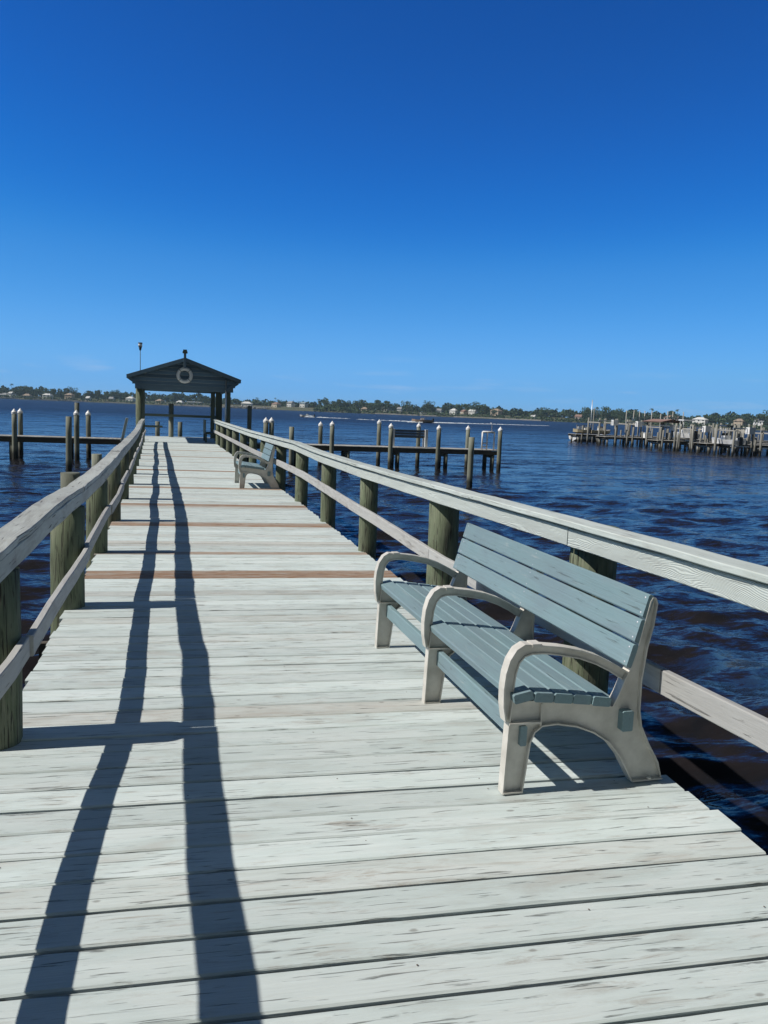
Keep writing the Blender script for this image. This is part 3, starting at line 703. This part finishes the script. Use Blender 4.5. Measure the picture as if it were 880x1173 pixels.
wake([(mx(490, 219), 219, 0), (mx(560, 240), 240, 0), (mx(628, 262), 262, 0)], 'long white wake trailing right behind the motorboat', 1.3, .7, 2)
wake([(mx(478, 226), 226, 0), (mx(440, 232), 232, 0), (mx(408, 236), 236, 0)], 'broken foam line left of the running motorboat', 1.0, 1.3, 3)
wake([(mx(352, 247), 247, 0), (mx(375, 246), 246, 0), (mx(402, 243), 243, 0)], 'white wake behind the small far motorboat', 2.6, 1.6, 4)

# ------------------------------------------------------------------ far shore
def sd(px): return float(np.interp(px, [-600, 0, 150, 300, 440, 640, 900, 1500], [1150, 1000, 950, 900, 860, 800, 720, 640]))
def shore(px, off=0., z=0.):
    a = azim(px); d = sd(px) + off; return (a[0] * d, a[1] * d, z)
M['land'] = plain('shore_grass', (.055, .075, .035), rough=.95, scale=.02, col2=(.13, .11, .06))
M['wallrock'] = plain('seawall_rock', (.42, .40, .36), rough=.9, scale=.3, col2=(.22, .21, .19))
pxs = np.arange(-620, 1560, 10.)
m = MB(); vs = []; 
prof = [(0, WATER - .6), (3, WATER + .5), (12, .3), (40, 2.2), (90, 3.5), (500, 3)]
for i, px in enumerate(pxs):
    j = 4 * math.sin(px * .031) + 3 * math.sin(px * .011 + 1)
    for (o_, z) in prof: vs.append(shore(px, o_ + j, z))
k = len(prof); m.add(vs, [(i * k + j, (i + 1) * k + j, (i + 1) * k + j + 1, i * k + j + 1) for i in range(len(pxs) - 1) for j in range(k - 1)], smooth=True)
tag(m.build('far_shore', M['land']), 'low grassy far bank across the river', kind='structure')
def shz(off): return float(np.interp(off, [p[0] for p in prof], [p[1] for p in prof]))

def leafmat(name, c1, c2):
    m, t, bs = new_mat(name)
    pid = N(t, 'ShaderNodeAttribute', attribute_name='pid').outputs['Fac']
    t.links.new(mixc(t, pid, c1, c2), bs.inputs['Base Color']); bs.inputs['Roughness'].default_value = .8; bs.inputs['Specular IOR Level'].default_value = .15
    return m
M['leaf'] = leafmat('far_foliage', (.040, .070, .038), (.095, .14, .065))
M['leafd'] = leafmat('dark_foliage', (.030, .055, .038), (.075, .115, .06))
M['bark'] = plain('bark', (.16, .13, .10), rough=.9)
def clump(m, c, r, n, sz, q, flat=.75):
    for _ in range(n):
        while True:
            d = Vector((q.uniform(-1, 1), q.uniform(-1, 1), q.uniform(-1, 1)))
            if .2 < d.length < 1: break
        d = d.normalized() * (d.length ** .4)
        p = Vector(c) + Vector((d.x * r, d.y * r, d.z * r * flat))
        a = Vector((q.gauss(0, 1), q.gauss(0, 1), q.gauss(0, 1))).normalized(); b = a.cross(Vector((q.gauss(0, 1), q.gauss(0, 1), q.gauss(0, 1)))).normalized(); s = sz * q.uniform(.5, 1.2)
        m.add([p - a * s, p + b * s * .8, p + a * s, p - b * s * .8], [(0, 1, 2, 3)], pid=q.random())
def broadleaf(seed, h, wd):
    q = random.Random(seed); root = empty('tree')
    m = MB(); m.tube([(0, 0, 0), (q.uniform(-.2, .2), 0, h * .3), (q.uniform(-.4, .4), 0, h * .55)], .28, 7, r2=.14)
    for _ in range(3): a = q.uniform(0, 6.28); m.tube([(0, 0, h * .32), (math.cos(a) * wd * .28, math.sin(a) * wd * .28, h * .62)], .12, 5, r2=.05)
    m.build('trunk', M['bark'], root)
    m = MB()
    for _ in range(11):
        a = q.uniform(0, 6.28); rr_ = wd * .5 * q.uniform(.1, .8); zz = h * q.uniform(.35, .86)
        clump(m, (math.cos(a) * rr_, math.sin(a) * rr_, zz), wd * q.uniform(.14, .26), 45, .55, q)
    m.build('crown', M['leafd' if seed % 2 else 'leaf'], root); return root
def palm(seed, h):
    q = random.Random(seed); root = empty('palm_tree')
    m = MB(); m.tube([(0, 0, 0), (.3, 0, h * .5), (.2, 0, h)], .2, 6, r2=.13); m.build('trunk', M['bark'], root)
    m = MB()
    for k in range(16):
        a = 6.283 * k / 16 + q.uniform(-.2, .2); e = q.uniform(-.3, .9); L_ = 2.4; pr = None
        for i in range(5):
            u = i / 4; x = L_ * u * math.cos(e * .6); z = h + L_ * (u * math.sin(e) - .55 * u * u); w = .42 * math.sin(math.pi * (.15 + .8 * u))
            c = Vector((.2 + x * math.cos(a), x * math.sin(a), z)); s = Vector((-math.sin(a), math.cos(a), 0)) * w
            if pr: m.add([pr[0] - pr[1], pr[0] + pr[1], c + s, c - s], [(0, 1, 2, 3)], pid=q.random())
            pr = (c, s)
    m.build('crown', M['leaf'], root); return root
protoT = [broadleaf(s, h, wd) for s, h, wd in ((1, 10, 11), (2, 13, 12), (3, 9, 12), (4, 12, 9))]
protoP = [palm(s, h) for s, h in ((7, 9), (8, 12))]
q = random.Random(77)
treepx = sorted([q.uniform(-60, 930) for _ in range(130)] + [14, 22, 30, 55, 62, 68, 372, 378, 384, 390, 398, 485, 492, 566, 570])
used = set()
for i, px in enumerate(treepx):
    pal = q.random() < .22; k = q.randrange(2 if pal else 4); pr = (protoP if pal else protoT)[k]
    off = q.uniform(18, 60); loc = shore(px, off, shz(off) - .2); sc = q.uniform(.75, 1.2)
    if 300 < px < 362: sc *= .7; off = q.uniform(70, 90); loc = shore(px, off, shz(off) - .2)
    if (pal, k) in used: o = copy_thing(pr, loc, q.uniform(0, 6.28), sc)
    else: used.add((pal, k)); o = pr; o.location = loc; o.rotation_euler.z = q.uniform(0, 6); o.scale = (sc,) * 3
    tag(o, 'distant palm tree standing up from the far shore' if pal else 'distant dark green tree on the far shore', 'palm tree' if pal else 'tree', 'palms on the far shore' if pal else 'trees on the far shore')
# the wood behind as a mass
m = MB(); q = random.Random(5)
for px in np.arange(-300, 1250, 3.2):
    for _ in range(5):
        off = q.uniform(70, 110); hh = 9.5 + 3 * math.sin(px * .05) * math.sin(px * .013 + 1) + 1.5 * math.sin(px * .31) + q.uniform(-1.0, 1.5)
        if 305 < px < 360: hh *= .6
        c = shore(px + q.uniform(-2, 2), off, 2 + hh * q.uniform(.1, .85)); clump(m, c, q.uniform(2.2, 3.8), 22, 1.5, q)
tag(m.build('wood', M['leafd']), 'dense dark wood along the whole far shore', 'wood', kind='stuff')
m = MB()
for px in list(np.arange(361, 413, 1.3)):
    for _ in range(3):
        hh = 5.5 * math.sin(math.pi * min(1, max(0.12, (px - 355) / 62))) + q.uniform(0, 1.5)
        clump(m, shore(px, q.uniform(-40, -15), WATER + .6 + hh * q.uniform(.1, 1)), q.uniform(1.5, 2.6), 22, .8, q)
tag(m.build('mangrove_bank', M['leaf']), 'bushy mangrove bank standing out from the far shore', 'mangroves', kind='stuff')
m = MB()
for px in list(np.arange(415, 900, 1.6)) + list(np.arange(-120, 250, 2.2)):
    for _ in range(2):
        if q.random() < .8: clump(m, shore(px + q.uniform(-1, 1), q.uniform(2, 14), WATER + q.uniform(1.0, 3.4)), q.uniform(1.2, 2.3), 12, .9, q)
tag(m.build('shore_bushes', M['leaf']), 'low green bushes along the waterline of the far shore', 'bushes', kind='stuff')

WALLC = {'white': (.86, .85, .82), 'cream': (.66, .58, .45), 'tan': (.5, .41, .31), 'grey': (.5, .52, .53), 'pink': (.60, .50, .44)}
ROOFC = {'white': (.74, .74, .72), 'grey': (.32, .33, .34), 'tan': (.36, .28, .21), 'red': (.30, .19, .15), 'blue': (.22, .3, .36)}
for kk, v in WALLC.items(): M['w' + kk] = plain('house_wall_' + kk, v, rough=.8, scale=.5)
for kk, v in ROOFC.items(): M['r' + kk] = plain('house_roof_' + kk, v, rough=.8, scale=.8)
M['glass'] = plain('house_window_glass', (.03, .04, .05), rough=.15)
HR = (.35, .6, .2, .5, .75)
def house(px, off, w, h, rf, wc, rc, label, dep=8, name='house'):
    a = azim(px); root = empty(name, shore(px, off, shz(off) - .1), math.atan2(a[1], a[0]) - math.pi / 2 - HR[int(px) % 5])
    tag(root, label, 'house', 'houses on the far shore')
    m = MB(); m.box((-w / 2, 0, 0), (w / 2, dep, h)); m.build('wall', M['w' + wc], root)
    m = MB(); e = .5; x0, x1, y0, y1 = -w / 2 - e, w / 2 + e, -e, dep + e; r = (w * .28) if rf == 'hip' else 0
    rh = dep * (.28 if rf != 'flat' else .04)
    vs = [(x0, y0, h + .01), (x1, y0, h + .01), (x1, y1, h + .01), (x0, y1, h + .01), (x0 + e + r, dep / 2, h + rh), (x1 - e - r, dep / 2, h + rh)]
    m.add(vs, [(0, 1, 5, 4), (2, 3, 4, 5), (1, 2, 5), (3, 0, 4), (0, 3, 2, 1)]); m.build('roof', M['r' + rc], root)
    nw = max(2, int(w / 3.2)); fl = max(1, round(h / 3.2))
    for f_ in range(fl):
        for i in range(nw):
            if i == nw // 2 and f_ == 0 and nw > 2:
                d = MB(); xx = -w / 2 + w * (i + .5) / nw; d.box((xx - .5, -.06, .05), (xx + .5, .03, 2.1)); d.build('door', M['rtan'], root); continue
            d = MB(); xx = -w / 2 + w * (i + .5) / nw; zz = .9 + f_ * 3.1
            d.box((xx - .65, -.06, zz), (xx + .65, .03, zz + 1.3)); d.build('window', M['glass'], root)
    return root
HS = [(3, 12, 12, 4, 'hip', 'grey', 'grey', 'pale roofed house at the left edge of the far shore'), (11, 14, 5, 6, 'gable', 'white', 'white', 'narrow white house by the left edge of the shore'),
      (30, 14, 10, 4, 'hip', 'grey', 'tan', 'grey house with tan roof left of the white arcaded house'), (53, 12, 12, 6, 'hip', 'white', 'white', 'white two-storey arcaded house between tall dark trees on the left shore'),
      (78, 30, 11, 6, 'hip', 'tan', 'tan', 'tan house with broad roof, just behind the left pilings'), (100, 12, 5, 4, 'gable', 'white', 'white', 'tiny white house left of the gazebo, over the left dock'),
      (127, 20, 6, 4, 'gable', 'cream', 'grey', 'small cream house between the left dock and gazebo'), (148, 26, 11, 5, 'hip', 'white', 'white', 'white-roofed house just left of the gazebo post'),
      (181, 14, 9, 4, 'hip', 'cream', 'tan', 'low cream house seen through the gazebo at left'), (205, 10, 9, 3.5, 'hip', 'grey', 'white', 'grey low house seen through the middle of the gazebo'),
      (222, 8, 20, 5, 'flat', 'white', 'white', 'long white building seen through the right of the gazebo'),
      (282, 14, 15, 5.5, 'hip', 'white', 'white', 'long white house right of the gazebo above the sea wall'), (314, 30, 10, 5, 'hip', 'cream', 'red', 'cream house with reddish roof above the rail'),
      (331, 58, 8, 6, 'gable', 'white', 'grey', 'white gabled house on the grassy bank, left one'), (346, 60, 9, 6, 'gable', 'white', 'blue', 'white house with bluish roof on the grassy bank, right one'),
      (417, 20, 8, 4, 'hip', 'cream', 'tan', 'cream house right of the mangrove bank'), (440, 34, 8, 5, 'gable', 'white', 'grey', 'white gabled house above the first capped pilings'),
      (457, 30, 6, 5, 'gable', 'white', 'grey', 'narrow white house above the running boat'), (502, 30, 7, 5, 'gable', 'white', 'grey', 'white house right of the running boat'),
      (518, 34, 9, 5.5, 'hip', 'white', 'white', 'white hip-roofed house over the capped pilings'), (529, 28, 6, 5, 'gable', 'cream', 'red', 'cream house with red roof between two white ones'),
      (540, 32, 9, 5.5, 'gable', 'white', 'white', 'bright white gabled house, largest right of the boat'), (566, 40, 13, 7, 'hip', 'tan', 'tan', 'large tan house above the white dock ladder'),
      (610, 12, 5, 3.5, 'gable', 'white', 'white', 'small white boathouse at the waterline right of the ladder'), (662, 20, 8, 5, 'gable', 'pink', 'red', 'pinkish house above the outer marina dock'),
      (768, 34, 18, 7, 'hip', 'pink', 'red', 'wide red-roofed house behind the tall marina poles'), (800, 26, 15, 6.5, 'hip', 'white', 'white', 'white house with pale roof above the marina'),
      (845, 30, 10, 6, 'hip', 'tan', 'tan', 'tan house among trees above the marina'), (868, 20, 11, 7, 'gable', 'white', 'grey', 'white gabled house at the right edge of the shore')]
for a in HS: house(a[0], a[1], a[2] * .78, a[3] * .8, *a[4:])
# sea walls and rock revetment
def seawall(p0, p1, h, label, rocks=False):
    m = MB(); q = random.Random(int(p0))
    if rocks:
        px = p0
        while px < p1:
            for _ in range(3):
                c = Vector(shore(px + q.uniform(-.5, .5), q.uniform(-1, 5), WATER + q.uniform(.1, h))); s = q.uniform(.5, 1.3); vs = []
                for (x, y, z) in ((-1, -1, -1), (1, -1, -1), (1, 1, -1), (-1, 1, -1), (-.7, -.7, .8), (.8, -.6, 1), (.7, .7, .7), (-.8, .6, .9)):
                    vs.append((c.x + s * x * q.uniform(.7, 1.2), c.y + s * y * q.uniform(.7, 1.2), c.z + s * .7 * z * q.uniform(.7, 1.2)))
                m.add(vs, [(0, 3, 2, 1), (4, 5, 6, 7), (0, 1, 5, 4), (2, 3, 7, 6), (0, 4, 7, 3), (1, 2, 6, 5)])
            px += 1.0
        return tag(m.build('rock_revetment', M['wallrock']), label, 'sea wall')
    pts = [shore(px, 1.5, WATER + h / 2) for px in np.linspace(p0, p1, 8)]; m.sweep(pts, [(-.3, -h / 2 - .5), (.3, -h / 2 - .5), (.3, h / 2), (-.3, h / 2)])
    return tag(m.build('sea_wall', M['wallrock']), label, 'sea wall')
seawall(-60, 22, 1.6, 'pale sea wall at the left end of the far shore')
seawall(38, 100, 1.5, 'pale sea wall in front of the white arcaded house')
seawall(120, 160, 1.4, 'pale sea wall left of the gazebo post')
seawall(200, 240, 1.8, 'white sea wall below the long white building')
seawall(256, 311, 2.2, 'rocky revetment along the bank right of the gazebo', True)
seawall(312, 364, 1.0, 'low pale sea wall below the grassy bank')
seawall(430, 500, 1.2, 'pale sea wall behind the running boat')
seawall(520, 620, 1.2, 'low sea wall right of the running boat')
GS = 'boats moored along the far shore'
for px, lb in ((6, 'white boat moored at the left end of the far shore'), (14, 'second white boat from the left on the far shore'), (44, 'white boat moored left of the arcaded house'), (71, 'white boat moored right of the arcaded house'), (79, 'white boat moored just left of the tall bare piling'), (303, 'white boat moored off the rocky bank')):
    p = shore(px, -8, WATER); boat(p[0], p[1], WATER - .1, 7, .2, 'hullw', lb, top='hullw', group=GS)

# ------------------------------------------------------------------ water
m_, t, bs = new_mat('river_water')
pos = N(t, 'ShaderNodeNewGeometry').outputs['Position']
n1 = noise(t, pos, 1, (1.3, 2.4, 1), 6, .62, .5)
big = noise(t, pos, 1, (.03, .09, 1), 4, .5, .3)
def noisec(sc, det, rough):
    m = N(t, 'ShaderNodeMapping'); m.inputs['Scale'].default_value = sc; t.links.new(pos, m.inputs[0])
    n = N(t, 'ShaderNodeTexNoise'); n.inputs['Scale'].default_value = 1; n.inputs['Detail'].default_value = det; n.inputs['Roughness'].default_value = rough
    t.links.new(m.outputs[0], n.inputs[0])
    v = N(t, 'ShaderNodeVectorMath', operation='SUBTRACT'); t.links.new(n.outputs['Color'], v.inputs[0]); v.inputs[1].default_value = (.5, .5, .5); return v.outputs[0]
def vmul(v, k):
    n = N(t, 'ShaderNodeVectorMath', operation='MULTIPLY'); t.links.new(v, n.inputs[0])
    n.inputs[1].default_value = k; return n.outputs[0]
def vadd(a_, b_):
    n = N(t, 'ShaderNodeVectorMath', operation='ADD'); t.links.new(a_, n.inputs[0]); t.links.new(b_, n.inputs[1]); return n.outputs[0]
gust = N(t, 'ShaderNodeVectorMath', operation='SCALE'); t.links.new(vadd(vadd(vmul(noisec((.11, .42, 1), 4, .6), (.25, .75, 0)), vmul(noisec((.4, 1.5, 1), 4, .6), (.3, .8, 0))), vadd(vmul(noisec((1.6, 5.2, 1), 6, .74), (.75, 1.5, 0)), vmul(noisec((7, 22, 1), 3, .6), (.35, .75, 0)))), gust.inputs[0])
dist = N(t, 'ShaderNodeVectorMath', operation='LENGTH'); t.links.new(pos, dist.inputs[0])
t.links.new(math_(t, 'MULTIPLY', rng(t, big, .35, .65, .75, 1.25), rng(t, dist.outputs['Value'], 5, 45, .72, 1.25)), gust.inputs['Scale'])
nn = N(t, 'ShaderNodeVectorMath', operation='NORMALIZE'); t.links.new(vadd(N(t, 'ShaderNodeNewGeometry').outputs['Normal'], gust.outputs[0]), nn.inputs[0])
t.links.new(nn.outputs[0], bs.inputs['Normal'])
t.links.new(mixc(t, rng(t, n1, .3, .7), (.010, .011, .014), (.019, .016, .017)), bs.inputs['Base Color'])
t.links.new(rng(t, dist.outputs['Value'], 15, 200, .09, .36), bs.inputs['Roughness']); bs.inputs['IOR'].default_value = 1.25; bs.inputs['Specular IOR Level'].default_value = .30; bs.inputs['Specular Tint'].default_value = (.84, .82, .80, 1)
rs = [0.0]; r = 1.2
while r < 420: rs.append(r); r *= 1.0088
rs += list(np.geomspace(430, 16000, 40)); rs = np.array(rs)
front = np.linspace(R_(90 + 34), R_(90 - 52), 520); back = np.linspace(R_(90 - 52), R_(90 + 34 - 360), 130)[1:-1]
th = np.concatenate([front, back]); nR, nT = len(rs), len(th)
RR, TT = np.meshgrid(rs, th, indexing='ij'); X = RR * np.cos(TT); Y = RR * np.sin(TT)
Zw = np.zeros_like(X); dX = np.zeros_like(X); dY = np.zeros_like(X)
g = np.random.default_rng(3)
dr = np.maximum(RR * .0088, .012) * 1.0
isfront = np.zeros_like(TT, dtype=bool); isfront[:, :520] = True
for i in range(95):
    lam = float(np.exp(g.uniform(math.log(.25), math.log(2.3)))); th0 = math.radians(-100) + g.normal(0, .5)
    kx, ky = 2 * math.pi / lam * math.cos(th0), 2 * math.pi / lam * math.sin(th0)
    amp = .0064 * lam ** .62 * g.uniform(.5, 1.4)
    fade = np.clip((lam / (dr * 5) - .6) / 1.0, 0, 1) * np.clip((lam - .9) / 2 + isfront, 0, 1)
    ph = kx * X + ky * Y + g.uniform(0, 6.28)
    Zw += amp * fade * np.cos(ph); dX -= .8 * amp * fade * math.cos(th0) * np.sin(ph); dY -= .8 * amp * fade * math.sin(th0) * np.sin(ph)
X = X + dX; Y = Y + dY
verts = np.stack([X, Y, WATER + Zw], -1).reshape(-1, 3)
i0 = np.arange(nR - 1)[:, None] * nT; j = np.arange(nT)[None, :]; j2 = (j + 1) % nT
faces = np.stack([i0 + j, i0 + nT + j, i0 + nT + j2, i0 + j2], -1).reshape(-1, 4)
me = bpy.data.meshes.new('river'); me.vertices.add(len(verts)); me.vertices.foreach_set('co', verts.ravel().astype(np.float32))
me.loops.add(faces.size); me.loops.foreach_set('vertex_index', faces.ravel().astype(np.int32))
me.polygons.add(len(faces)); me.polygons.foreach_set('loop_start', np.arange(0, faces.size, 4, dtype=np.int32))
me.polygons.foreach_set('use_smooth', np.ones(len(faces), dtype=bool)); me.update(calc_edges=True); me.validate()
me.materials.append(m_)
wo = bpy.data.objects.new('water', me); COL.objects.link(wo); tag(wo, 'choppy dark blue river water', kind='structure')
if sum((me.polygons[k].normal.z for k in range(5000, 5050))) < 0: me.flip_normals()

# ------------------------------------------------------------------ thin sea haze
hm = bpy.data.materials.new('haze_air'); hm.use_nodes = True; ht = hm.node_tree; ht.nodes.clear()
ho = ht.nodes.new('ShaderNodeOutputMaterial'); pv = ht.nodes.new('ShaderNodeVolumePrincipled')
pv.inputs['Color'].default_value = (.60, .84, .98, 1); pv.inputs['Density'].default_value = .00015; pv.inputs['Anisotropy'].default_value = .1
ht.links.new(pv.outputs[0], ho.inputs['Volume'])
hb = MB(); hb.box((-16500, -16500, WATER - 3.2), (16500, 16500, 24)); hz = hb.build('haze', hm); tag(hz, 'thin pale sea haze over the river', kind='stuff')
